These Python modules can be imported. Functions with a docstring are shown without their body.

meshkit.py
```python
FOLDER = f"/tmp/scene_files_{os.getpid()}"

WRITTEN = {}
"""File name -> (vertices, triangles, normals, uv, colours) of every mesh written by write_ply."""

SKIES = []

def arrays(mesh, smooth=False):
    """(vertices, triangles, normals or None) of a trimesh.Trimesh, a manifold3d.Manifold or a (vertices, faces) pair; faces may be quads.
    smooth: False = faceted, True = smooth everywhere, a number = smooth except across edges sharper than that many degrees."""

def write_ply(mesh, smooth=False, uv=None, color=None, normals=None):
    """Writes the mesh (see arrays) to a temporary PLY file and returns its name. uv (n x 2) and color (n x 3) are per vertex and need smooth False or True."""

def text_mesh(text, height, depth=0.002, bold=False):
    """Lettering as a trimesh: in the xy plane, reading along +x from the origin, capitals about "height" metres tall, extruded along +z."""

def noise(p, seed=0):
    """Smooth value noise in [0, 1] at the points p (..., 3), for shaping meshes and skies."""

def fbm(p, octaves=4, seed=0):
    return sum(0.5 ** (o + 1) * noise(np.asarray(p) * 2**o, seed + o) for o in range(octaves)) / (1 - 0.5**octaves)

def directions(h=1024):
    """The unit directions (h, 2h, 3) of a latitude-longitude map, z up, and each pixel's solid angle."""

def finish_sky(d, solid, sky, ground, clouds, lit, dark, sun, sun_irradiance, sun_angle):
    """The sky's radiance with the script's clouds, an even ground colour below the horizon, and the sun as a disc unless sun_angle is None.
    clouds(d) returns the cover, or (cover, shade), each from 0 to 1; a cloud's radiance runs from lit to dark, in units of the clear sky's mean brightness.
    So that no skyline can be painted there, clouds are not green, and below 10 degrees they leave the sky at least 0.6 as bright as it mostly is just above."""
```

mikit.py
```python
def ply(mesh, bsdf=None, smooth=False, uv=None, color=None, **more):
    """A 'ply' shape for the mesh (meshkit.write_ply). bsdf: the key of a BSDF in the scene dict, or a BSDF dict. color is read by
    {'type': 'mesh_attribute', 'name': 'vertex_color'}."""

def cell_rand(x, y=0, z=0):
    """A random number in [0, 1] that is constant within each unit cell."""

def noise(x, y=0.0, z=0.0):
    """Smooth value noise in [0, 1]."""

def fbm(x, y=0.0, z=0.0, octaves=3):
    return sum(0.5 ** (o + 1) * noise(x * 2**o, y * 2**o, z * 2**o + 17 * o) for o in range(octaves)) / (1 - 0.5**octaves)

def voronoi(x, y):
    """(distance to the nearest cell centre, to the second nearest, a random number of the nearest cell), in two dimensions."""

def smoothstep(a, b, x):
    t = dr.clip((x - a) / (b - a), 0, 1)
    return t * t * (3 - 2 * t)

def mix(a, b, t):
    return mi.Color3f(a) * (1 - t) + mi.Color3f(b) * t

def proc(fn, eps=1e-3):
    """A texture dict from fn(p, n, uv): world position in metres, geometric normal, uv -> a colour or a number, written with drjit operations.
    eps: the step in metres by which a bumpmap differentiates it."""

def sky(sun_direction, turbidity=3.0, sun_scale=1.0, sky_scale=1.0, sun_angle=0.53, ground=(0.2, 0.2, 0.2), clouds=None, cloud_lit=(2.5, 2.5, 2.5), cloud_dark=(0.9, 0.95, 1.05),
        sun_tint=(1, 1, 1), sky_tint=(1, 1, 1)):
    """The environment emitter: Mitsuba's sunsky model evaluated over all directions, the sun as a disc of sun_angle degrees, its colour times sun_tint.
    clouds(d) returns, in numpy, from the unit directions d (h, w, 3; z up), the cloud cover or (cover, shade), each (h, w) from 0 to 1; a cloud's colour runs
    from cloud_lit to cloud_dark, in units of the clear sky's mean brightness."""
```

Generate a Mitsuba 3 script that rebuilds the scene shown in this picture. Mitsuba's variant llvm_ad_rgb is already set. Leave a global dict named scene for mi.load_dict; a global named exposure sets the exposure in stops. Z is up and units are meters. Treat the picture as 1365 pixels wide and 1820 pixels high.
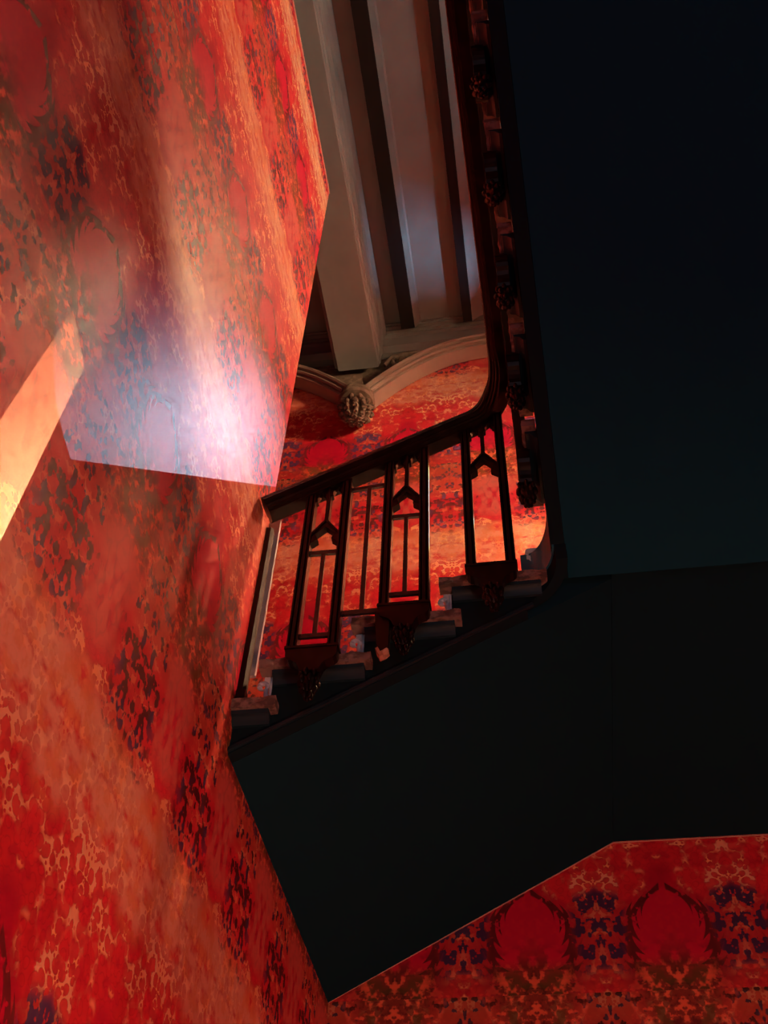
import math, random
import numpy as np, trimesh, drjit as dr, mitsuba as mi, mikit
from mikit import noise, fbm, voronoi, smoothstep, mix
from shapely.geometry import Polygon
from shapely import affinity

scene, labels = {}, {}
rng = np.random.default_rng(7)

# ------------------------------------------------------------------ camera
F = 1799.14
CX = np.array([0.98858666, -0.09239379, -0.11899494])   # world x, y, z axes seen from the camera (right, down, forward)
CY = np.array([0.1472986, 0.75854367, 0.63475557])
CZ = np.array([0.03161538, -0.64503867, 0.76349563])
fwd = np.array([CX[2], CY[2], CZ[2]])
up = -np.array([CX[1], CY[1], CZ[1]])
T = mi.ScalarTransform4f
scene['camera'] = {'type': 'perspective', 'fov': math.degrees(2 * math.atan(682.5 / F)), 'fov_axis': 'x', 'near_clip': 0.05,
                   'to_world': T().look_at(origin=[0, 0, 0], target=fwd.tolist(), up=up.tolist())}
exposure = 0.0

# ------------------------------------------------------------------ lights (their fixtures are built at the end)
PENDANT = (1.35, 2.66, 5.55)
PENDANT_RAD = [940, 530, 290]
SCONCE = (0.60, 3.80, 4.30)
SCONCE_RAD = [270, 95, 42]
LOWER = (0.80, 0.60, -0.45)  # added fill lamp below the view, brightens the lower left wall
LOWER_RAD = [420, 178, 108]
COOL = (1.20, 3.85, 5.90)                  # added unseen spot, flaps shape its cool patch on the left wall
COOL_INT = [25, 34, 45]
COOL_AT = (-0.888, 1.92, 2.62)
BEAM = (0.52, 3.76, 4.36)                  # added unseen warm spot, cut by flaps into a bright strip
BEAM_INT = [125, 68, 28]
BEAM_AT = (-0.888, .98, 1.62)
UPLIGHT_INT = [4.0, 10.0, 15.0]  # added spot for the cool patch on the ceiling
FILL_INT = [1.2, 4.6, 4.6]  # added uplight that makes the ceiling less red
PANE_1 = [.35, .45, .5]                   # cool fill glow for two added, unseen windows
PANE_2 = [.85, 1.7, 2.2]

# ------------------------------------------------------------------ materials
def wallpaper(axis, P, top, H, along_y, far):
    """Mirrored damask-like print: rows of crimson medallions in laurel wreaths, navy ornaments between, marbled bands over them."""
    crimson, scarlet, tan, orange = (.36, .002, .022), (.56, .017, .026), (.84, .34, .22), (.84, .23, .08)
    navy, ink, olive, brown = (.012, .016, .055), (.035, .006, .006), (.055, .040, .010), (.13, .022, .012)

    def fn(p, n, uv):
        a = p.y if along_y else p.x
        q = (a - axis) / P
        s = dr.abs(q - dr.floor(q + .5)) * 0.56           # distance to the nearest axis of symmetry, 0 to .28
        t = .28 - s                                       # distance to the nearest axis between the medallions
        w = (p.z - top) / H
        v = (w - dr.floor(w + .235)) * 1.70               # -.40 to 1.30, 0 at the top of a medallion
        wob = (fbm(s * 9, v * 9, 3.0) - .5)
        n1 = fbm(s * 26, v * 26, 1.0, 4)
        n2 = fbm(s * 60, v * 60, 5.0, 3)
        # marbled ground: dark cells in tan veins, washed in places
        d1, d2, c1 = voronoi((s + wob * .03) * 30, (v + wob * .03) * 30)
        d3, d4, c2 = voronoi((s + wob * .02) * 62 + 9, (v + wob * .03) * 62)
        r1 = .30 + .30 * c1
        disc = 1 - smoothstep(r1 - .05, r1 + .05, d1)
        disc = dr.maximum(disc, (1 - smoothstep(.26, .34, d3)) * smoothstep(.3, .4, c2))
        clump = smoothstep(.42, .56, fbm(s * 13 + 4, v * 13, 2.0) + wob * .3)
        cells = dr.maximum(disc * .9, clump)
        ring = smoothstep(.02, .06, dr.abs(d1 - r1))
        col = mix(mix(tan, orange, n1), scarlet, cells)
        col = mix(col, crimson, .45 * smoothstep(.45, .7, n1) * cells)
        col = col * (.86 + .14 * ring)
        # orange wash over the blobs
        wash = smoothstep(.30, .46, v + wob * .2) * (1 - smoothstep(.60, .74, v + wob * .2))
        wcol = mix(scarlet, tan, smoothstep(.38, .66, fbm(s * 13, v * 19, 7.0, 4)))
        wcol = mix(wcol, orange, .8 * smoothstep(.4, .7, n1))
        col = mix(col, wcol, wash * .65)
        # crimson field with faint figures
        fig = smoothstep(.72, .84, v + wob * .1) * (1 - smoothstep(1.10, 1.22, v)) * (1 - smoothstep(.10, .20, s + wob * .06))
        line = 1 - smoothstep(.012, .045, dr.abs(fbm(s * 20, v * 11, 11.0, 2) - .5))
        line2 = 1 - smoothstep(.01, .04, dr.abs(fbm(s * 16 + 3, v * 24, 13.0, 2) - .42))
        fcol = mix(mix(crimson, scarlet, .55), crimson, dr.maximum(line, .5 * line2) * .9)
        fcol = mix(fcol, tan, .22 * smoothstep(.50, .62, fbm(s * 15, v * 9, 21.0, 2)))
        col = mix(col, fcol, fig * .9)
        # medallion and wreath
        ev, es = (v + .20) / .225, s / (.165 - .10 * smoothstep(-.16, .06, v) * smoothstep(-.16, .06, v))
        rr = dr.sqrt(es * es + ev * ev)
        ground = 1 - smoothstep(1.25, 1.65, rr + wob * .5)
        col = mix(col, mix(crimson, scarlet, .25 * n1), ground * .92)
        inside = 1 - smoothstep(.92, 1.0, rr)
        col = mix(col, mix((.46, .003, .030), scarlet, .3 * smoothstep(.5, .7, n2)), inside)
        ang = dr.atan2(es, ev)
        lf = dr.abs(dr.sin(ang * 10.0 + (rr - 1) * 14))
        leaf = (1 - smoothstep(.05, .09, dr.abs(rr - 1) - .20 * (1 - lf) * smoothstep(.5, 1.1, ang))) * smoothstep(.12, .2, ang) * (1 - smoothstep(2.2, 2.6, ang))
        leaf = leaf * smoothstep(.32, .46, n2 + .08)
        col = mix(col, ink, leaf * .85)
        foot = (1 - smoothstep(-.30, -.15, v + wob * .10)) * (1 - smoothstep(.12, .2, s)) * smoothstep(.40, .60, n1 + .06)
        col = mix(col, mix(ink, brown, n2), foot * .8)
        # navy ornaments on the axes between the medallions
        orn = smoothstep(-.36, -.28, v) * (1 - smoothstep(.0, .05, v + t * .35)) * (1 - smoothstep(.075, .13, t + wob * .08))
        tiers = dr.abs(dr.sin(v * 38 + t * 14))
        ink_n = smoothstep(.49, .57, fbm(t * 48, v * 46, 31.0, 3) + .16 * (tiers - .5))
        col = mix(col, mix(scarlet, brown, .5), orn * .55)
        col = mix(col, navy, orn * ink_n * .93)
        # dark lace and ornaments below the next row of medallions
        lace = smoothstep(.60, .68, v + wob * .14) * smoothstep(.09, .17, s + wob * .12)
        lk = smoothstep(.50, .56, fbm(t * 52, v * 44, 41.0, 3) + .14 * (dr.abs(dr.sin(v * 30 + t * 16)) - .5) - .75 * (t - .05) - .10 * smoothstep(.85, 1.0, v))
        hi = smoothstep(.95, 1.12, v)
        col = mix(col, mix(mix(scarlet, orange, .4 * hi), brown, .5 * hi), lace * .5)
        col = mix(col, mix(navy, ink, smoothstep(.45, .6, n1)), lace * lk * .92)
        # olive and orange masses right under the medallions
        mass = smoothstep(1.06, 1.16, v + wob * .1) + (1 - smoothstep(-.34, -.25, v))
        mk = smoothstep(.48, .62, fbm(s * 22 + 8, v * 22, 51.0, 3))
        mcol = mix(mix(mix(scarlet, orange, .45), brown, smoothstep(.38, .6, n2)), olive, mk)
        mcol = mix(mcol, ink, .8 * smoothstep(.55, .66, n1))
        col = mix(col, mcol, dr.clip(mass, 0, 1) * (1 - .7 * smoothstep(.10, .18, s)) * .85)
        fade = .92 + .16 * fbm(p.y * 2.1 + p.x, p.z * 2.3, 61.0)
        return mi.Color3f(col * fade)
    return {'type': 'twosided', 'bsdf': {'type': 'principled', 'base_color': mikit.proc(fn), 'roughness': .47, 'specular': .27}}

def plain(c, rough=.6, spec=.4, **k):
    return {'type': 'twosided', 'bsdf': {'type': 'principled', 'base_color': {'type': 'rgb', 'value': list(c)}, 'roughness': rough, 'specular': spec, **k}}

def worn_fn(a, b, sc, lo=.4, hi=.62):
    def fn(p, n, uv):
        return mix(a, b, smoothstep(lo, hi, fbm(p.x * sc, p.y * sc, p.z * sc, 4)))
    return fn

def worn(a, b, sc, rough=.6, lo=.4, hi=.62):
    return {'type': 'twosided', 'bsdf': {'type': 'principled', 'base_color': mikit.proc(worn_fn(a, b, sc, lo, hi)), 'roughness': rough, 'specular': .4}}

def wood_fn(p, n, uv):
    g = fbm(p.x * 26 + p.z * 5, p.y * 26, p.z * 7, 3)
    return mix((.0025, .0010, .0009), (.010, .0036, .0026), smoothstep(.35, .75, g))

scene['paper_side'] = wallpaper(.49, .495, 2.28, 1.49, True, False)
scene['paper_back'] = wallpaper(-.06, .56, 2.24, 1.74, False, True)
scene['dark_wood'] = {'type': 'twosided', 'bsdf': {'type': 'principled', 'base_color': mikit.proc(wood_fn), 'roughness': .36, 'specular': .15, 'clearcoat': .05, 'clearcoat_gloss': .8}}
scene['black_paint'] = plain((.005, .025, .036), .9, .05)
scene['string_paint'] = plain((.004, .013, .017), .8, .08)
scene['moulding_paint'] = plain((.005, .017, .024), .45, .25)
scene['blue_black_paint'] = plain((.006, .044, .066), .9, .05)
scene['teal_gloss'] = plain((.02, .10, .13), .22, .7)
scene['cream_plaster'] = worn((.112, .122, .114), (.132, .142, .132), 3, .62)
scene['stone'] = worn((.070, .056, .040), (.115, .093, .068), 22, .7)  # same stone as the arches, darkened to paint in the spandrel shade
scene['lit_stone'] = plain((.19, .16, .125), .7)
scene['strip_shade'] = plain((.004, .004, .004), .8, .08)  # shade colour for the strips under the ribs
scene['white_paint'] = worn((.74, .74, .70), (.60, .58, .53), 40, .5, .5, .7)
scene['pale_blue_paint'] = worn((.50, .60, .66), (.68, .72, .74), 40, .5)
scene['worn_timber'] = worn((.075, .045, .038), (.20, .125, .105), 38, .75)
scene['grey_paint'] = plain((.50, .42, .40), .55)
scene['iron'] = plain((.010, .006, .006), .4, .5)
scene['pale_edge'] = plain((.55, .25, .2), .6)
scene['splinter'] = worn((.30, .14, .08), (.52, .30, .20), 60, .8)
scene['dull_red'] = plain((.20, .012, .016), .7)
scene['floor_wood'] = worn((.022, .010, .007), (.04, .02, .013), 9, .6)
scene['brass'] = plain((.55, .36, .13), .3, .5, metallic=1.0)

# ------------------------------------------------------------------ mesh helpers
def cat(*ms):
    return trimesh.util.concatenate([m for m in ms])

def box(x0, x1, y0, y1, z0, z1):
    m = trimesh.creation.box(extents=[x1 - x0, y1 - y0, z1 - z0])
    m.apply_translation([(x0 + x1) / 2, (y0 + y1) / 2, (z0 + z1) / 2])
    return m

def extrude(poly, h):
    if not isinstance(poly, Polygon):
        poly = Polygon(poly)
    if not poly.is_valid:
        poly = poly.buffer(0)
    return trimesh.creation.extrude_polygon(poly, h)

def ext_xz(poly, y0, y1):
    """polygon in (x, z), extruded from y0 to y1"""
    m = extrude(poly, y1 - y0)
    v = m.vertices.copy()
    m.vertices = np.stack([v[:, 0], y1 - v[:, 2], v[:, 1]], 1)
    return m

def ext_yz(poly, x0, x1):
    m = extrude(poly, x1 - x0)
    v = m.vertices.copy()
    m.vertices = np.stack([x0 + v[:, 2], v[:, 0], v[:, 1]], 1)
    return m

def ext_xy(poly, z0, z1):
    m = extrude(poly, z1 - z0)
    m.apply_translation([0, 0, z0])
    return m

def sweep(path, prof, upv=(0, 0, 1), closed=True):
    """profile (s to the left of travel, u up) along path"""
    path, prof, upv = np.asarray(path, float), np.asarray(prof, float), np.asarray(upv, float)
    n, k = len(path), len(prof)
    tg = np.gradient(path, axis=0)
    tg /= np.linalg.norm(tg, axis=1, keepdims=True)
    side = np.cross(np.broadcast_to(upv, tg.shape), tg)
    side /= np.linalg.norm(side, axis=1, keepdims=True)
    u = np.cross(tg, side)
    v = (path[:, None] + side[:, None] * prof[None, :, :1] + u[:, None] * prof[None, :, 1:]).reshape(-1, 3)
    f = []
    for i in range(n - 1):
        for j in range(k):
            a, b = i * k + j, i * k + (j + 1) % k
            f += [[a, b, b + k], [a, b + k, a + k]]
    for i, flip in ((0, False), (n - 1, True)):
        c = len(v)
        v = np.vstack([v, v[i * k:(i + 1) * k].mean(0)])
        for j in range(k):
            t = [i * k + j, c, i * k + (j + 1) % k]
            f.append(t if not flip else t[::-1])
    m = trimesh.Trimesh(v, f, process=False)
    m.fix_normals()
    return m

def lathe(prof, loc=(0, 0, 0), n=28):
    m = trimesh.creation.revolve(np.asarray(prof, float), sections=n)
    m.apply_translation(loc)
    return m

def tube(path, r, n=8):
    a = np.linspace(0, 2 * np.pi, n, endpoint=False)
    r = np.broadcast_to(r, len(path))
    path = np.asarray(path, float)
    m = sweep(path, np.stack([np.cos(a), np.sin(a)], 1), (0.02, 0.03, 1))
    v = m.vertices.copy()
    k = len(path)
    for i in range(k):
        v[i * n:(i + 1) * n] = path[i] + (v[i * n:(i + 1) * n] - path[i]) * r[i]
    m.vertices = v
    return m

def blob(c, r, rot=0.0, axis=(0, 1, 0), sub=2):
    m = trimesh.creation.icosphere(subdivisions=sub)
    m.apply_scale(r)
    if rot:
        m.apply_transform(trimesh.transformations.rotation_matrix(rot, axis))
    m.apply_translation(c)
    return m

def numbered(key):
    if key not in scene and not any(k.startswith(key + '__') for k in scene) and key not in labels:
        return key
    i = 1
    while True:
        k = f'{key}_{i:03d}'
        if k not in scene and not any(q.startswith(k + '__') for q in scene) and k not in labels:
            return k
        i += 1

def put(name, mesh, mat, parent=None, smooth=False, label=None, **more):
    key = numbered((parent + '__' if parent else '') + name)
    scene[key] = mikit.ply(mesh, mat, smooth, **more)
    if label:
        labels[key] = {'label': label}
    return key

def thing(name, label, category, group=None):
    key = numbered(name)
    labels[key] = {'label': label, 'category': category}
    if group:
        labels[key]['group'] = group
    return key

def tag(key, label, category, group=None):
    labels[key] = {'label': label, 'category': category, **({'group': group} if group else {})}
    return key

def struct(name, mesh, mat, label, smooth=False):
    scene[name] = mikit.ply(mesh, mat, smooth)
    labels[name] = {'label': label, 'category': name.split('_')[0], 'kind': 'structure'}
    return name

# ------------------------------------------------------------------ the setting
XL, YS, YB, XR, YF, ZF, ZC = -.888, 2.40, 4.05, 1.78, -2.2, -1.6, 6.90
G, R = .288, .153                         # going and rise of the lower flight
Z0 = 2.150                                # top of its first tread in view
def soffit_z(x): return 2.06 + .53 * (x + .463)
KX = .33
ZL = soffit_z(KX)                         # the landing's underside

struct('floor', box(-3.0, XR, YF, YB, ZF - .1, ZF), 'floor_wood', 'dark timber floor at the foot of the stairwell')
struct('ceiling', box(-3.1, XR + .1, YF - .1, YB + .1, ZC, ZC + .1), 'cream_plaster', 'cream plaster ceiling with deep ribs above the stairwell')
# the wall on the left: full height up to the flight's edge, then only below the flight
struct('wall_left', ext_yz(Polygon([(YF, ZF), (YS, ZF), (YS, 5.96), (YF, 5.96)]), XL - .13, XL), 'paper_side', 'close wall on the left in red and orange marbled wallpaper with medallions')
struct('wall_understair', ext_xz(Polygon([(XL - .13, ZF), (XL, ZF), (XL, soffit_z(XL) - .004), (XL - .13, soffit_z(XL - .13) - .004)]), YS, YB), 'paper_side', 'shadowed strip of the left wallpapered wall below the dark soffit')
struct('wall_back', box(-3.0, XR, YB, YB + .1, ZF, ZC), 'paper_back', 'far wall in red wallpaper with wreathed medallions behind the stairs')
struct('wall_right', box(XR, XR + .1, YF, YB, ZF, ZC), 'dull_red', 'wall on the right behind the upper flight')
struct('wall_front', box(-3.0, XR, YF - .1, YF, ZF, ZC), 'dull_red', 'wall behind the viewer')
struct('wall_outer', box(-3.1, -3.0, YF, YB, ZF, ZC), 'dull_red', 'wall beyond the wallpapered left wall')
struct('trim_1', box(XL - .13, XL + .006, YF, YS, 5.958, 5.972), 'pale_edge', 'thin pale edge along the top of the wallpapered left wall')
labels['trim_1']['category'] = 'trim'
# thin pale bead where the soffit meets the back wall
sw = Polygon([(XL, soffit_z(XL) - .004), (KX, ZL - .004), (XR, ZL - .004), (XR, ZL - .008), (KX, ZL - .008), (XL, soffit_z(XL) - .008)])
struct('trim_2', ext_xz(sw, YB - .005, YB), 'pale_edge', 'thin pale edge of the wallpaper under the dark soffit')

# ceiling ribs: pale moulding with shade painted in as a dark strip underneath
def rib(xl, xt, xr, zt):
    prof = Polygon([(xl, zt), (xt, zt), (xt + .006, zt + .012), (xr - .012, ZC - .02), (xr, ZC - .012), (xr, ZC), (xl - .004, ZC)])
    k = put('rib', ext_xz(prof, YF, 3.865), 'cream_plaster', 'ceiling')
    put('shade_strip', ext_xz([(xl - .003, zt - .006), (xt + .001, zt - .006), (xt + .001, zt + .002), (xl - .003, zt + .002)], YF, 3.86), 'strip_shade', k, label='black strip painted as shade along the underside of the rib')
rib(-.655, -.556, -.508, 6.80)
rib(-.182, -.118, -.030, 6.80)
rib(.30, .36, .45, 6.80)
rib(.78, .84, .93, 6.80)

# ceiling cornice on the back wall, then the plain band and the frieze over the arches
corn = Polygon([(YB, ZC), (3.86, ZC), (3.86, 6.885), (3.875, 6.885), (3.875, 6.868), (3.90, 6.868), (3.90, 6.850), (3.92, 6.850), (3.92, 6.825),
                (3.935, 6.81), (3.945, 6.72), (3.93, 6.71), (3.93, 6.69), (3.95, 6.675), (3.975, 6.66), (YB, 6.66)])
struct('trim_3', ext_yz(corn, -3.0, XR), 'cream_plaster', 'stepped cream cornice where the ceiling meets the back wall')

# ------------------------------------------------------------------ lower flight
flight = thing('staircase', 'lower flight of dark stairs rising to the right along the red back wall', 'staircase')
k0, k1 = -5, 2
def nose(k): return -.811 + G * k
def top(k): return Z0 + R * k
body = [(nose(k0) + .03, soffit_z(nose(k0)))]
for k in range(k0, k1 + 1):
    body += [(nose(k) + .03, top(k) - .035), (nose(k + 1) + .03, top(k) - .035)]
body += [(nose(3) + .03, 2.575), (KX, 2.575), (KX, ZL)]
outer = Polygon(body)
inner_stop = YS + .045
put('string', ext_xz(outer.intersection(Polygon([(-5, 0), (.04, 0), (.04, 5), (-5, 5)])), YS, inner_stop), 'string_paint', flight)
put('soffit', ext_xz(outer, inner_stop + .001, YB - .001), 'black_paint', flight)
bead = [(x, soffit_z(x)) for x in (nose(k0), .06)]
put('bead', sweep([[bead[0][0], YS - .004, bead[0][1] + .006], [bead[1][0], YS - .004, bead[1][1] + .006]],
                  [(-.006, -.006), (.006, -.006), (.006, .006), (-.006, .006)]), 'moulding_paint', flight)

def rounded(x0, x1, z0, z1, r=.012):
    return Polygon([(x0, z0), (x1, z0), (x1, z1), (x0, z1)]).buffer(-r).buffer(r, quad_segs=5)

def rough_slab(x0, x1, y0, y1, z0, z1, seed, amp=.003):
    m = box(x0, x1, y0, y1, z0, z1)
    for _ in range(4):
        m = m.subdivide()
    v = m.vertices.copy()
    h = np.sin(v[:, 0] * 63 + seed) * np.sin(v[:, 1] * 71 + v[:, 2] * 90 + seed * 2) + .6 * np.sin(v[:, 0] * 171 + seed * 3 + v[:, 2] * 130)
    v[:, 1] += amp * h * (v[:, 1] < (y0 + y1) / 2)
    v[:, 2] += amp * .7 * np.sin(v[:, 0] * 97 + seed) * (v[:, 2] < (z0 + z1) / 2)
    m.vertices = v
    return m

for k in range(k0, k1 + 1):
    x, z = nose(k), top(k)
    tr = put('tread', ext_xz(rounded(x, x + G + .03, z - .036, z, .014), YS - .004, YB - .002), 'white_paint', flight, 35)
    put('return_nosing', rough_slab(x - .008, x + G + .062, YS - .052, YS - .004, z - .036, z - .001, k), 'worn_timber', tr, label='worn brown end of the tread')
    cove = [(YS - .001, z - .038), (YS - .040, z - .038), (YS - .036, z - .048), (YS - .022, z - .053), (YS - .014, z - .066), (YS - .010, z - .074), (YS - .001, z - .076)]
    put('cove_moulding', ext_yz(cove, x + .034, x + G + .04), 'moulding_paint', tr, 40)
    # riser and the scotia under the nose, both painted white
    put('riser', box(x + .022, x + .029, YS - .002, YB - .002, z - R + .002, z - .037), 'pale_blue_paint', flight)
    sc = [(x + .003, z - .036), (x + .021, z - .036), (x + .021, z - .082), (x + .017, z - .066), (x + .012, z - .056), (x + .002, z - .050)]
    put('scotia', ext_xz(sc, YS - .006, YB - .003), 'white_paint', flight, 30)
    # small scroll at the string's end under the nose
    a = np.linspace(.3, 4.9, 18)
    rad = .017 - .0022 * a
    path = [[x + .004 + rr * math.cos(t) - .002, YS - .012, z - .082 + rr * math.sin(t)] for t, rr in zip(a[::-1], rad[::-1])]
    path += [[x + .014, YS - .012, z - .098], [x + .018, YS - .012, z - .120], [x + .022, YS - .012, z - .146]]
    put('scroll', tube(path, .008), 'pale_blue_paint', flight, True, label='small pale curled bracket')

# ------------------------------------------------------------------ landing
landing = thing('stair_landing', 'dark underside of the quarter landing right of the lower flight', 'landing')
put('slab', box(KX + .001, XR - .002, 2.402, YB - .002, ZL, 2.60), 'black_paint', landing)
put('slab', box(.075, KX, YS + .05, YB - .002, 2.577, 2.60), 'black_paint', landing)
nz = put('nosing', ext_xz(rounded(nose(3), nose(3) + .12, 2.575, 2.612, .014), YS - .004, YB - .003), 'white_paint', landing, 35)
put('scotia', ext_xz([(nose(3) + .003, 2.574), (nose(3) + .022, 2.574), (nose(3) + .022, 2.52), (nose(3) + .016, 2.545), (nose(3) + .010, 2.556), (nose(3) + .002, 2.560)], YS - .006, YB - .004), 'white_paint', landing, 30)
put('riser', box(nose(3) + .022, nose(3) + .029, YS - .002, YB - .004, 2.46, 2.573), 'pale_blue_paint', landing)

# ------------------------------------------------------------------ upper flight, coming back over the viewer's head
upper = thing('staircase', 'upper flight passing overhead on the right with a wide blue-black underside', 'staircase')
G2, N2 = .278, 13
Y0 = 2.30                                  # nose of its first tread
def unose(k): return Y0 - G2 * k
def utop(k): return 2.612 + R * (k + 1)
XU = .140
ys_end = unose(N2)
slope2 = R / G2
def usof(y): return 2.455 + slope2 * (2.36 - y)
prof = [(2.40, usof(2.36)), (2.40, 2.60)]
for k in range(N2):
    prof += [(unose(k) - .03, utop(k) - R - .035), (unose(k) - .03, utop(k) - .035)]
prof += [(ys_end - .03, utop(N2 - 1) - .035), (ys_end - .03, usof(ys_end))]
pu = Polygon(prof).buffer(0)
def skew(m):
    v = m.vertices.copy()
    v[:, 0] -= .040 * (2.4 - v[:, 1]) * np.clip((1.0 - v[:, 0]), 0, 1)
    m.vertices = v
    return m
put('string', skew(ext_yz(pu, XU, XU + .045)), 'string_paint', upper)
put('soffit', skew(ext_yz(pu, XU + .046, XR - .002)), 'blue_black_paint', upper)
for k in range(N2):
    y, z = unose(k), utop(k)
    tr = put('tread', skew(ext_yz(rounded(y - G2 - .03, y, z - .036, z, .014), XU - .004, XR - .003)), 'worn_timber', upper, 35)
    m = rough_slab(-(y + .008), -(y - G2 - .062), -XU + .004, -XU + .048, z - .036, z - .001, k + 20)
    v = m.vertices.copy()
    m.vertices = np.stack([-v[:, 1], -v[:, 0], v[:, 2]], 1)
    m.vertices[:, 0] = 2 * XU - .052 - m.vertices[:, 0]
    m.fix_normals()
    put('return_nosing', skew(m), 'worn_timber', tr, label='worn brown end of the tread')
    cove = [(XU - .001, z - .038), (XU - .040, z - .038), (XU - .036, z - .048), (XU - .022, z - .053), (XU - .014, z - .066), (XU - .010, z - .074), (XU - .001, z - .076)]
    put('cove_moulding', skew(ext_xz(cove, y - G2 - .04, y - .034)), 'moulding_paint', tr, 40)
    put('riser', skew(box(XU + .03, XR - .003, y - .029, y - .022, z - R + .002, z - .037)), 'string_paint', upper)
# wreathed string: the hollow quarter turn between the two strings
cen = np.array([XU - .105, YS - .105])
def quarter(r0, r1, b0, b1, drop=0.0):
    vs, fs, NA = [], [], 16
    for i in range(NA + 1):
        t = i / NA
        a = math.pi / 2 * (1 - t)
        zt = 2.585 + .15 * max(0, (t - .15) / .85) ** 2 - drop
        for rr in (r0, r1):
            for z in (b0 + (b1 - b0) * t, zt):
                vs.append([cen[0] + rr * math.cos(a), cen[1] + rr * math.sin(a), z])
    for i in range(NA):
        b, c = 4 * i, 4 * (i + 1)
        for p, q in ((0, 1), (1, 3), (3, 2), (2, 0)):
            fs += [[b + p, b + q, c + q], [b + p, c + q, c + p]]
    fs += [[0, 1, 3], [0, 3, 2], [4 * NA, 4 * NA + 3, 4 * NA + 1], [4 * NA, 4 * NA + 2, 4 * NA + 3]]
    wm = trimesh.Trimesh(vs, fs, process=True)
    wm.fix_normals()
    return wm
put('curved_string', quarter(.105, .112, 2.44, 2.50), 'teal_gloss', upper, 40, label='glossy teal hollow quarter turn at the foot of the flight')
put('string', quarter(.1125, .150, 2.36, 2.44, .004), 'string_paint', upper, 40)

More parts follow.
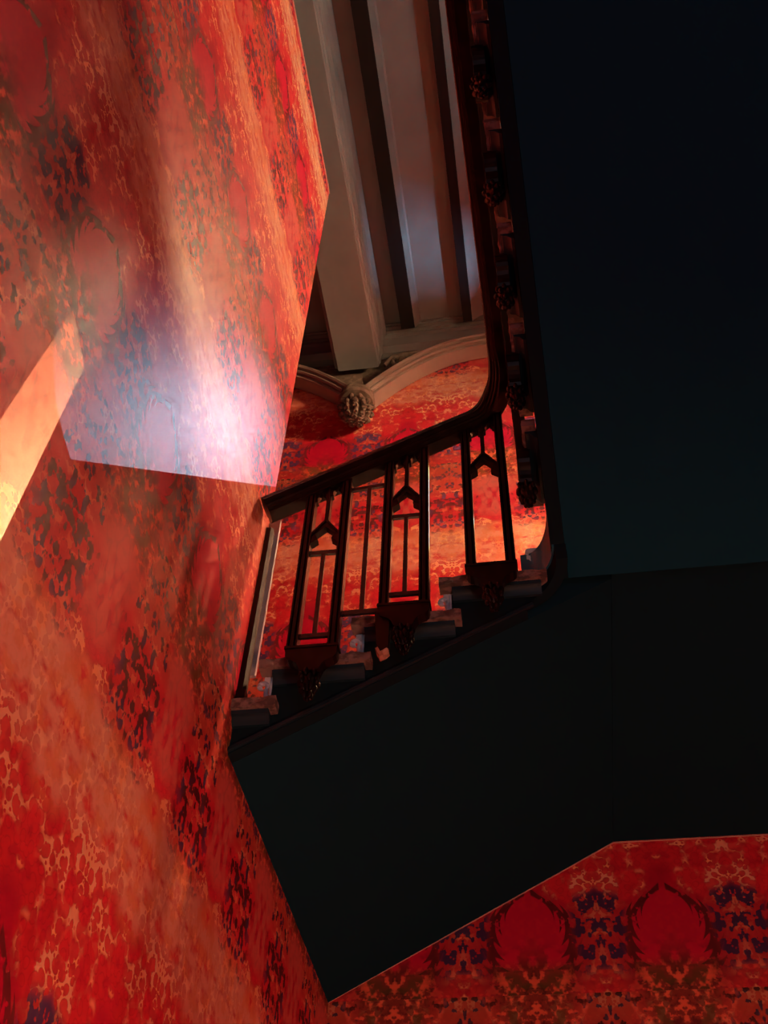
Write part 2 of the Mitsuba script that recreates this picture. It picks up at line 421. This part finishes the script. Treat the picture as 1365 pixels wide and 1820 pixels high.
# ------------------------------------------------------------------ balustrade: one handrail over both flights, a gothic panel on every step
bal = thing('balustrade', 'carved dark wood gothic balustrade with a broad glossy handrail along both flights', 'balustrade')
YP, XP = 2.28, .075
XRAIL = .043
def rail_low(x): return 2.832 + .537 * (x + .833)      # centre height of the rail
def rail_up(y): return 3.60 + slope2 * (2.13 - y)
pts = [[x, YP, rail_low(x)] for x in np.linspace(XL + .024, -.10, 14)]
rw = .115
za, zb_ = rail_low(-.10), rail_up(2.06)
for i in range(0, 25):
    t = i / 24
    L1, L2 = .028, rw * math.pi / 2
    tot = L1 + L2 + .10
    d = t * tot
    if d < L1:
        x, y = -.10 + d, YP
    elif d < L1 + L2:
        a = (d - L1) / rw
        x, y = XRAIL - rw + rw * math.sin(a), YP - rw + rw * math.cos(a)
    else:
        x, y = XRAIL, YP - rw - (d - L1 - L2)
    h = t * t * (3 - 2 * t)
    lin = .537 * d
    zz = za + lin * (1 - h) + (zb_ - za - slope2 * (tot - d)) * h
    pts.append([x, y, zz])
yl = pts[-1][1]
for y in np.linspace(yl - .05, -1.7, 30):
    pts.append([XRAIL - .034 * (yl - y), y, rail_up(y)])
half = [(.0, .036), (.014, .035), (.026, .030), (.034, .020), (.036, .010), (.032, .004), (.041, .001), (.044, -.006), (.041, -.013), (.034, -.015), (.033, -.020), (.028, -.022), (.027, -.028), (.020, -.030), (.019, -.036), (.0, -.036)]
prof = [(s * 1.3, u * 1.3) for s, u in half + [(-s, u) for s, u in half[::-1] if s > 0]]
put('handrail', sweep(pts, prof), 'dark_wood', bal, 28)

def panel(origin, along, out, slope, infill=False, open_z=0.0, rail_z=.80):
    """a gothic panel; local a along the step, b out of the balustrade's plane, z up from the bottom of the opening; rail_z: underside of the rail at a=0"""
    o, al, ou = np.array(origin, float), np.array([*along, 0.0]), np.array([*out, 0.0])
    def world(m):
        v = m.vertices.copy()
        m.vertices = o + v[:, :1] * al + v[:, 1:2] * ou + v[:, 2:] * [[0, 0, 1]]
        m.fix_normals()
        return m
    def rz(a): return rail_z + slope * a
    W, w = .081, .033
    bp = numbered(bal + '__panel')
    # solid foot with rounded shoulders
    ogee = [(W, -.036), (W - .003, -.047), (W - .012, -.057), (.056, -.062), (.045, -.070), (.037, -.083), (.032, -.096), (.024, -.104)]
    foot = Polygon([(-W, .0), (W, .0)] + ogee + [(-a, z) for a, z in ogee[::-1]])
    put('foot', world(cat(ext_xz(foot, -.019, .019), box(-W - .004, W + .004, -.022, .022, -.012, -.002))), 'dark_wood', bp)
    # carved leaf drop
    drop = [blob((0, 0, -.140), (.026, .024, .040))]
    for ring, (zz, rr, n) in enumerate(((-.112, .026, 7), (-.138, .027, 7), (-.164, .019, 6), (-.184, .010, 4))):
        for i in range(n):
            a = 2 * math.pi * (i + .5 * ring) / n
            drop.append(blob((rr * math.cos(a), rr * math.sin(a), zz), (.010, .007, .016), a, (0, 0, 1), 1))
    drop.append(blob((0, 0, -.196), (.007, .007, .014), sub=1))
    put('leaf_drop', world(cat(*drop)), 'dark_wood', bp, 50)
    # reeded stiles
    for s in (-1, 1):
        sec = Polygon([(-w / 2, -.019), (-w / 2 + .005, -.019), (-w / 2 + .008, -.013), (-w / 2 + .011, -.020), (w / 2 - .011, -.020), (w / 2 - .008, -.013), (w / 2 - .005, -.019), (w / 2, -.019),
                       (w / 2, .019), (w / 2 - .006, .019), (w / 2 - .009, .013), (-w / 2 + .009, .013), (-w / 2 + .006, .019), (-w / 2, .019)])
        ac = s * (W - w / 2)
        m = ext_xy(affinity.translate(sec, ac, 0), -.004, rz(ac) + .012)
        top_v = m.vertices[:, 2] > .3
        m.vertices[top_v, 2] += slope * (m.vertices[top_v, 0] - ac)
        put('stile', world(m), 'dark_wood', bp)
    I = W - w
    head = Polygon([(-I, .520), (0, .592), (I, .520), (I, .478), (.040, .484), (.024, .497), (.030, .512), (.034, .526), (0, .560), (-.034, .526), (-.030, .512), (-.024, .497), (-.040, .484), (-I, .478)])
    put('arch_head', world(cat(ext_xz(head, -.014, .014), ext_xz(Polygon([(-I, .528), (0, .600), (I, .528), (I, .516), (0, .586), (-I, .516)]), -.019, .019))), 'dark_wood', bp)
    put('mullion', world(cat(box(-.007, .007, -.014, .014, .585, rz(0) + .008), box(-.004, .004, -.019, .019, .59, rz(0) + .008))), 'dark_wood', bp)
    # cusped heads of the two small lights under the rail
    for s in (-1, 1):
        a0, a1 = sorted((s * .006, s * (I + .001)))
        am = (a0 + a1) / 2
        t0, t1, tm = rz(a0), rz(a1), rz(am)
        tr = Polygon([(a0, t0 + .012), (a0, t0 - .062), (a0 + .009, t0 - .056), (a0 + .006, t0 - .040), (am - .009, tm - .036), (am - .006, tm - .024), (am, tm - .016),
                      (am + .006, tm - .024), (am + .009, tm - .036), (a1 - .006, t1 - .040), (a1 - .009, t1 - .056), (a1, t1 - .062), (a1, t1 + .012)])
        put('light_head', world(ext_xz(tr, -.011, .011)), 'dark_wood', bp)
    if infill:
        put('iron_bar', world(box(-I, I, -.005, .005, .428, .446)), 'iron', bp)
        put('iron_bar', world(box(-I, I, -.005, .005, .044, .060)), 'iron', bp)
        put('iron_bar', world(box(-.007, .007, -.004, .004, .058, .430)), 'iron', bp)

for k, inf in ((0, True), (1, True), (2, False)):
    xc = -.6305 + .2835 * k
    oz = 2.116 + R * k if k < 2 else 2.417
    panel((xc, YP, oz), (1, 0), (0, 1), .537, inf, rail_z=rail_low(xc) - .036 - oz)
for k in range(0, N2 - 1):
    yc = 2.13 - G2 * k
    oz = utop(k) - .040
    panel((XP - .026 * (2.13 - yc), yc, oz), (0, -1), (-1, 0), slope2, False, rail_z=rail_up(yc) - .034 - oz)
# iron infill between the first two panels
inf = numbered(bal + '__infill_frame')
put('iron_bar', box(-.552, -.424, YP - .005, YP + .005, 2.246, 2.264), 'iron', inf)
put('iron_bar', box(-.492, -.477, YP - .005, YP + .005, 2.262, 2.895), 'iron', inf)
m = box(-.552, -.424, YP - .005, YP + .005, 2.880, 2.896)
m.vertices[:, 2] += .12 * (m.vertices[:, 0] + .488)
put('iron_bar', m, 'iron', inf)
# broken stub of a post hanging below the second panel
put('broken_stub', ext_xz([(-.440, 2.245), (-.392, 2.245), (-.392, 2.10), (-.398, 2.074), (-.420, 2.064), (-.428, 2.082)], YP - .012, YP + .018), 'dark_wood', bal, label='broken dark stub of wood with a pale split end')
put('split_end', ext_xz([(-.432, 2.084), (-.424, 2.090), (-.416, 2.071), (-.396, 2.083), (-.391, 2.078), (-.402, 2.066), (-.420, 2.058)], YP - .014, YP + .019), 'splinter', bal, label='pale split end of broken wood')

# ------------------------------------------------------------------ post and board at the end of the left wall
post = thing('end_post', 'narrow dark wood post at the end of the wallpapered wall under the handrail', 'post')
pp_ = Polygon([(XL + .001, 2.374), (XL + .018, 2.376), (XL + .027, 2.386), (XL + .021, 2.396), (XL + .025, 2.404), (XL + .018, YS + .012), (XL - .03, YS + .014), (XL - .03, YS + .002), (XL + .001, YS + .002)])
put('shaft', ext_xy(pp_, 2.05, 2.83), 'dark_wood', post)
put('foot_block', box(XL + .001, XL + .031, 2.370, YS - .002, 2.006, 2.05), 'dark_wood', post)
board = put('skirting_board', ext_xy(Polygon([(XL - .028, YS + .016), (XL + .036, YS + .016), (XL + .040, YS + .022), (XL + .036, YS + .03), (XL - .028, YS + .03)]), 2.145, 2.93), 'grey_paint')
tag(board, 'pale grey painted upright board beside the dark post at the wall end', 'board')

# ------------------------------------------------------------------ beam, boss and arches under the ceiling
beam = thing('ceiling_beam', 'wide cream plaster beam running out to the carved boss', 'beam')
bp = Polygon([(-1.140, 6.45), (-.842, 6.45), (-.836, 6.456), (-.832, 6.49), (-.822, 6.50), (-.822, 6.60), (-.808, 6.63), (-.806, 6.80), (-.785, 6.84), (-.785, ZC - .001), (-1.20, ZC - .001), (-1.20, 6.84), (-1.17, 6.80), (-1.17, 6.50), (-1.150, 6.49)])
put('casing', ext_xz(bp, YF, 3.96), 'cream_plaster', beam)
BX, BZ, BY = -.965, 5.905, 3.912
def arch_path(s, n=40):
    q = np.linspace(0, 1, n)
    dx = .97 * q
    dz = .596 * (1 - (1 - np.clip(q, 0, 1)) ** 2.15)
    return np.stack([BX + s * (.02 + dx), np.full(n, BY + .01), BZ + .10 + dz * (1.0)], 1)
def arch_profile():
    return [(.12, .044), (-.018, .044), (-.040, .038), (-.045, .024), (-.036, .012), (-.014, .010), (-.008, .001), (-.022, -.004), (-.022, -.016), (-.012, -.024), (.010, -.020), (.016, -.030), (.006, -.036), (.010, -.046), (.030, -.050), (.12, -.050)]
arches = []
for s, lb in ((1, 'long moulded stone arch springing right from the carved boss'), (-1, 'moulded stone arch springing left from the carved boss into shadow')):
    p = arch_path(s)
    pr = [(q[0] * (1 if s < 0 else -1) * -1, q[1]) for q in arch_profile()]
    pr = [(-s * a * -1, b) for a, b in arch_profile()]
    mid = p[len(p) // 2]
    m = sweep(p, [(s * a, b) for a, b in arch_profile()], (0, 0, 1))
    arches.append(tag(put('arch_moulding', m, 'lit_stone', None, 25), lb, 'arch'))
# the plaster field between arches and cornice
fr = [(-2.95, 6.659), (XR - .01, 6.659), (XR - .01, 6.62)]
pa = arch_path(1)
pts_r = [(x, z + .045) for x, _, z in pa[::-1] if x < XR]
pts_l = [(x, z + .045) for x, _, z in arch_path(-1)]
fr2 = [(-2.95, 6.659), (1.0, 6.659)] + [(1.0, pts_r[0][1])] + pts_r + pts_l + [(-2.95, pts_l[-1][1])]
spandrel = put('spandrel', ext_xz(Polygon(fr2).buffer(0), YB - .022, YB - .001), 'stone')
tag(spandrel, 'shadowed stone spandrel with carved scrolling leaf above the arches', 'spandrel')
# scrolling leaf carving
def scroll(cx, cz, r0, turns, a0, s=1, r=.018):
    a = np.linspace(0, turns * 2 * math.pi, 34)
    rr = r0 * (1 - .75 * a / a[-1])
    return tube([[cx + s * q * math.cos(a0 + t), YB - .065, cz + q * math.sin(a0 + t)] for t, q in zip(a, rr)], np.linspace(r, r * .5, 34))
car = [scroll(-.66, 6.535, .075, 1.2, 2.6), scroll(-.50, 6.585, .060, 1.1, 3.6, 1, .014), blob((-.66, YB - .07, 6.535), (.030, .045, .026)), blob((-.52, YB - .068, 6.57), (.024, .045, .022)),
       tube([[-.80, YB - .065, 6.50], [-.74, YB - .068, 6.60], [-.62, YB - .068, 6.63], [-.45, YB - .068, 6.62], [-.20, YB - .065, 6.635], [.1, YB - .06, 6.64]], [.016, .02, .02, .018, .014, .008]),
       blob((-.585, YB - .068, 6.50), (.045, .02, .018), .5), blob((-.40, YB - .068, 6.575), (.06, .02, .015), -.3), blob((-.27, YB - .068, 6.60), (.06, .018, .012), -.2)]
put('leaf_carving', cat(*car), 'stone', spandrel, 50)
# carved boss
boss = thing('carved_boss', 'round carved stone boss of curling leaves hanging below the beam end', 'boss')
put('neck', cat(ext_xz([(-.045, .0), (.045, .0), (.030, .22), (-.030, .22)], -.03, .12).apply_translation([BX, BY - .03, BZ + .08]) , lathe([(0, .10), (.062, .10), (.072, .075), (.066, .06), (.0, .06)], (BX, BY - .01, BZ + .03))), 'stone', boss, 35)
put('collar', lathe([(0, .10), (.105, .10), (.122, .085), (.122, .068), (.112, .058), (.128, .045), (.130, .025), (.116, .012), (.0, .012)], (BX, BY - .01, BZ - .01)), 'stone', boss, 35)
lv = [blob((BX, BY - .01, BZ - .055), (.100, .100, .105), sub=3)]
r2 = np.random.default_rng(3)
for ring, (ph, n) in enumerate(((.12, 11), (.42, 11), (.74, 9), (1.06, 7), (1.34, 4))):
    for i in range(n):
        a = 2 * math.pi * (i + .5 * ring) / n
        c = np.array([math.cos(ph) * math.cos(a), math.cos(ph) * math.sin(a), -math.sin(ph)])
        b = np.array([BX, BY - .01, BZ - .05]) + c * [.108, .108, .125]
        lv.append(blob(b, (.030, .020, .024), a + r2.uniform(-.6, .6), (0, 0, 1), 1))
        e = b + c * .012 + np.array([0, 0, -.012])
        q = np.linspace(0, 1.5 * math.pi, 9)
        side = np.cross(c, [0, 0, 1.0])
        side /= max(np.linalg.norm(side), 1e-6)
        dwn = np.cross(side, c)
        lv.append(tube([e + .017 * (math.cos(t) * side + math.sin(t) * dwn) * (1 - .1 * t) for t in q], .0065, 6))
put('leaf_carving', cat(*lv), 'stone', boss, 50)

# ------------------------------------------------------------------ lamps
def emit(rgb): return {'type': 'area', 'radiance': {'type': 'rgb', 'value': list(rgb)}}
def globe(loc, r, rgb, parent, name='globe'):
    k = put(name, trimesh.creation.icosphere(subdivisions=3, radius=r).apply_translation(loc), plain((.9, .8, .7)), parent, True)
    scene[k]['emitter'] = emit(rgb)
pl = thing('pendant_lamp', 'shaded globe pendant lamp hanging from the ceiling above the upper flight', 'lamp')
globe(PENDANT, .15, PENDANT_RAD, pl)
put('rod', tube([[PENDANT[0], PENDANT[1], PENDANT[2] + .26], [PENDANT[0], PENDANT[1], ZC - .03]], .010, 10), 'brass', pl, True)
put('cap', lathe([(0, .275), (.02, .275), (.045, .225), (.05, .205), (0, .205)], PENDANT), 'brass', pl, 35)
put('shade', lathe([(.045, .245), (.22, .225), (.36, .165), (.37, .150), (.363, .150), (.215, .212), (.045, .232)], PENDANT), 'iron', pl, 35)
put('ceiling_rose', lathe([(0, ZC - .001), (.07, ZC - .001), (.06, ZC - .03), (0, ZC - .04)], (PENDANT[0], PENDANT[1], 0)), 'brass', pl, 35)
sl = thing('wall_lamp', 'warm wall lamp on the back wall above the landing', 'lamp')
globe(SCONCE, .055, SCONCE_RAD, sl)
put('arm', tube([[SCONCE[0], YB - .02, SCONCE[2] - .12], [SCONCE[0], SCONCE[1] + .06, SCONCE[2] - .16], [SCONCE[0], SCONCE[1], SCONCE[2] - .13], [SCONCE[0], SCONCE[1], SCONCE[2] - .075]], .009, 10), 'brass', sl, True)
put('cup', lathe([(0, -.085), (.018, -.085), (.034, -.058), (.034, -.053), (0, -.056)], SCONCE), 'brass', sl, 35)
put('back_plate', box(SCONCE[0] - .04, SCONCE[0] + .04, YB - .02, YB - .001, SCONCE[2] - .2, SCONCE[2] - .04), 'brass', sl)
ll = thing('fill_lamp', 'added globe fill lamp with a light-shaping hood at the foot of the stairwell', 'lamp')
globe(LOWER, .12, LOWER_RAD, ll)
put('pole', tube([[LOWER[0], LOWER[1], ZF + .03], [LOWER[0], LOWER[1], LOWER[2] - .14]], .012, 12), 'brass', ll, True)
put('cup', lathe([(0, -.155), (.03, -.155), (.06, -.122), (.06, -.116), (0, -.12)], LOWER), 'brass', ll, 35)
put('shade', lathe([(0, .30), (.08, .29), (.165, .225), (.172, .205), (.166, .206), (.08, .278), (0, .288)], LOWER), 'iron', ll, 35)  # hood shaped to keep fill light off the upper left wall
put('stem', tube([[LOWER[0], LOWER[1], LOWER[2] + .10], [LOWER[0], LOWER[1], LOWER[2] + .29]], .012, 10), 'brass', ll, True)
put('base', lathe([(0, ZF + .001), (.15, ZF + .001), (.15, ZF + .012), (.05, ZF + .03), (0, ZF + .034)], (LOWER[0], LOWER[1], 0)), 'brass', ll, 35)
def spot(key, loc, at, rgb, cut, beam_):
    scene[key + '__bulb'] = {'type': 'spot', 'to_world': T().look_at(origin=list(loc), target=list(at), up=[0, 0.1, 1]), 'intensity': {'type': 'rgb', 'value': list(rgb)}, 'cutoff_angle': cut, 'beam_width': beam_}
def can(key, loc, at, wall='y'):
    d = np.array(at, float) - loc
    d /= np.linalg.norm(d)
    m = lathe([(.034, .0), (.040, .0), (.040, -.13), (.025, -.15), (0, -.152), (0, -.146), (.022, -.144), (.034, -.126)], n=24)
    m.apply_transform(trimesh.geometry.align_vectors([0, 0, 1], d))
    m.apply_translation(np.array(loc) + d * .02)
    put('can', m, 'iron', key, 35)
    b = box(loc[0] - .012, loc[0] + .012, loc[1], YB - .001, loc[2] + .043, loc[2] + .056) if wall == 'y' else box(loc[0], XR - .001, loc[1] - .012, loc[1] + .012, loc[2] - .056, loc[2] - .043)
    put('bracket', b, 'iron', key)
def light_flap(key, loc, p, q, away, at=.22, depth=.16):
    """an added flap that cuts the light along the line p-q on the left wall; it spreads to the side of the point away"""
    L, p, q, w = (np.array(k, float) for k in (loc, p, q, away))
    def near(k): return L + (k - L) * at / np.linalg.norm(k - L)
    a, b, c = near(p), near(q), near(w)
    e = (b - a) / np.linalg.norm(b - a)
    o = (c - a) - e * ((c - a) @ e)
    o /= np.linalg.norm(o)
    nrm = np.cross(e, o) * .0015
    v = [k + t for t in (nrm, -nrm) for k in (a, b, b + o * depth, a + o * depth)]
    m = trimesh.convex.convex_hull(np.array(v))
    put('shaping_flap', m, 'iron', key)
sp = thing('added_spot', 'added cool spot with flaps that shape a pale patch on the left wall', 'added_spot')
can(sp, COOL, COOL_AT)
spot(sp, COOL, COOL_AT, COOL_INT, 8.6, 1.0)
light_flap(sp, COOL, (XL, .55, .95), (XL, 3.2, 4.03), (XL, 2.2, 1.2))
sb = thing('added_spot', 'added narrow warm spot with flaps that cut a bright strip on the left wall', 'added_spot')
can(sb, BEAM, BEAM_AT)
spot(sb, BEAM, BEAM_AT, BEAM_INT, 6.5, 3.5)
light_flap(sb, BEAM, (XL, .90, 1.0), (XL, .962, 1.98), (XL, .3, 1.5))
light_flap(sb, BEAM, (XL, .93, 1.962), (XL, 1.16, 1.86), (XL, 1.1, 2.5), .215)
light_flap(sb, BEAM, (XL, 1.125, 2.0), (XL, 1.10, 1.0), (XL, 1.7, 1.5), .225)
su = thing('added_spot', 'added unseen cool uplight shining on the ceiling ribs near the back wall', 'added_spot')
UP, UP_AT = (1.05, 3.85, 5.6), (-.45, 3.25, 6.9)
can(su, UP, UP_AT)
spot(su, UP, UP_AT, UPLIGHT_INT, 13.0, 3.0)
sf = thing('added_spot', 'added broad cool fill uplight on the right wall above the upper flight', 'added_spot')
FL, FL_AT = (1.45, 1.25, 5.0), (-.45, 1.7, 6.9)
can(sf, FL, FL_AT, 'x')
spot(sf, FL, FL_AT, FILL_INT, 34.0, 16.0)
# two added, unseen windows for cool fill: high right, and behind the viewer
def window(i, c, half, axis, rgb, label):
    (hx, hz), c = half, np.array(c, float)
    def bar(u0, u1, z0, z1, d0=0.0, d1=.04):
        return box(c[0] - d1, c[0] - d0, c[1] + u0, c[1] + u1, c[2] + z0, c[2] + z1) if axis == 'x' else box(c[0] + u0, c[0] + u1, c[1] + d0, c[1] + d1, c[2] + z0, c[2] + z1)
    k = struct(f'window_{i}', cat(bar(-hx - .06, -hx, -hz - .06, hz + .06), bar(hx, hx + .06, -hz - .06, hz + .06), bar(-hx, hx, hz, hz + .06), bar(-hx, hx, -hz - .06, -hz), bar(-.02, .02, -hz, hz), bar(-hx, hx, -.02, .02)), 'white_paint', label)
    for s in (-1, 1):
        for t in (-1, 1):
            u, z = sorted((s * .022, s * (hx - .002))), sorted((t * .022, t * (hz - .002)))
            q = put('fill_pane', bar(*u, *z, .006, .012), plain((.5, .5, .5)), k)
            scene[q]['emitter'] = emit(rgb)
window(1, (XR - .001, .6, 5.5), (.5, .7), 'x', PANE_1, 'added tall panes glowing as cool fill on the right above the upper flight')
window(2, (1.02, YF + .001, .35), (.6, .9), 'y', PANE_2, 'added panes glowing as cool fill behind the viewer')
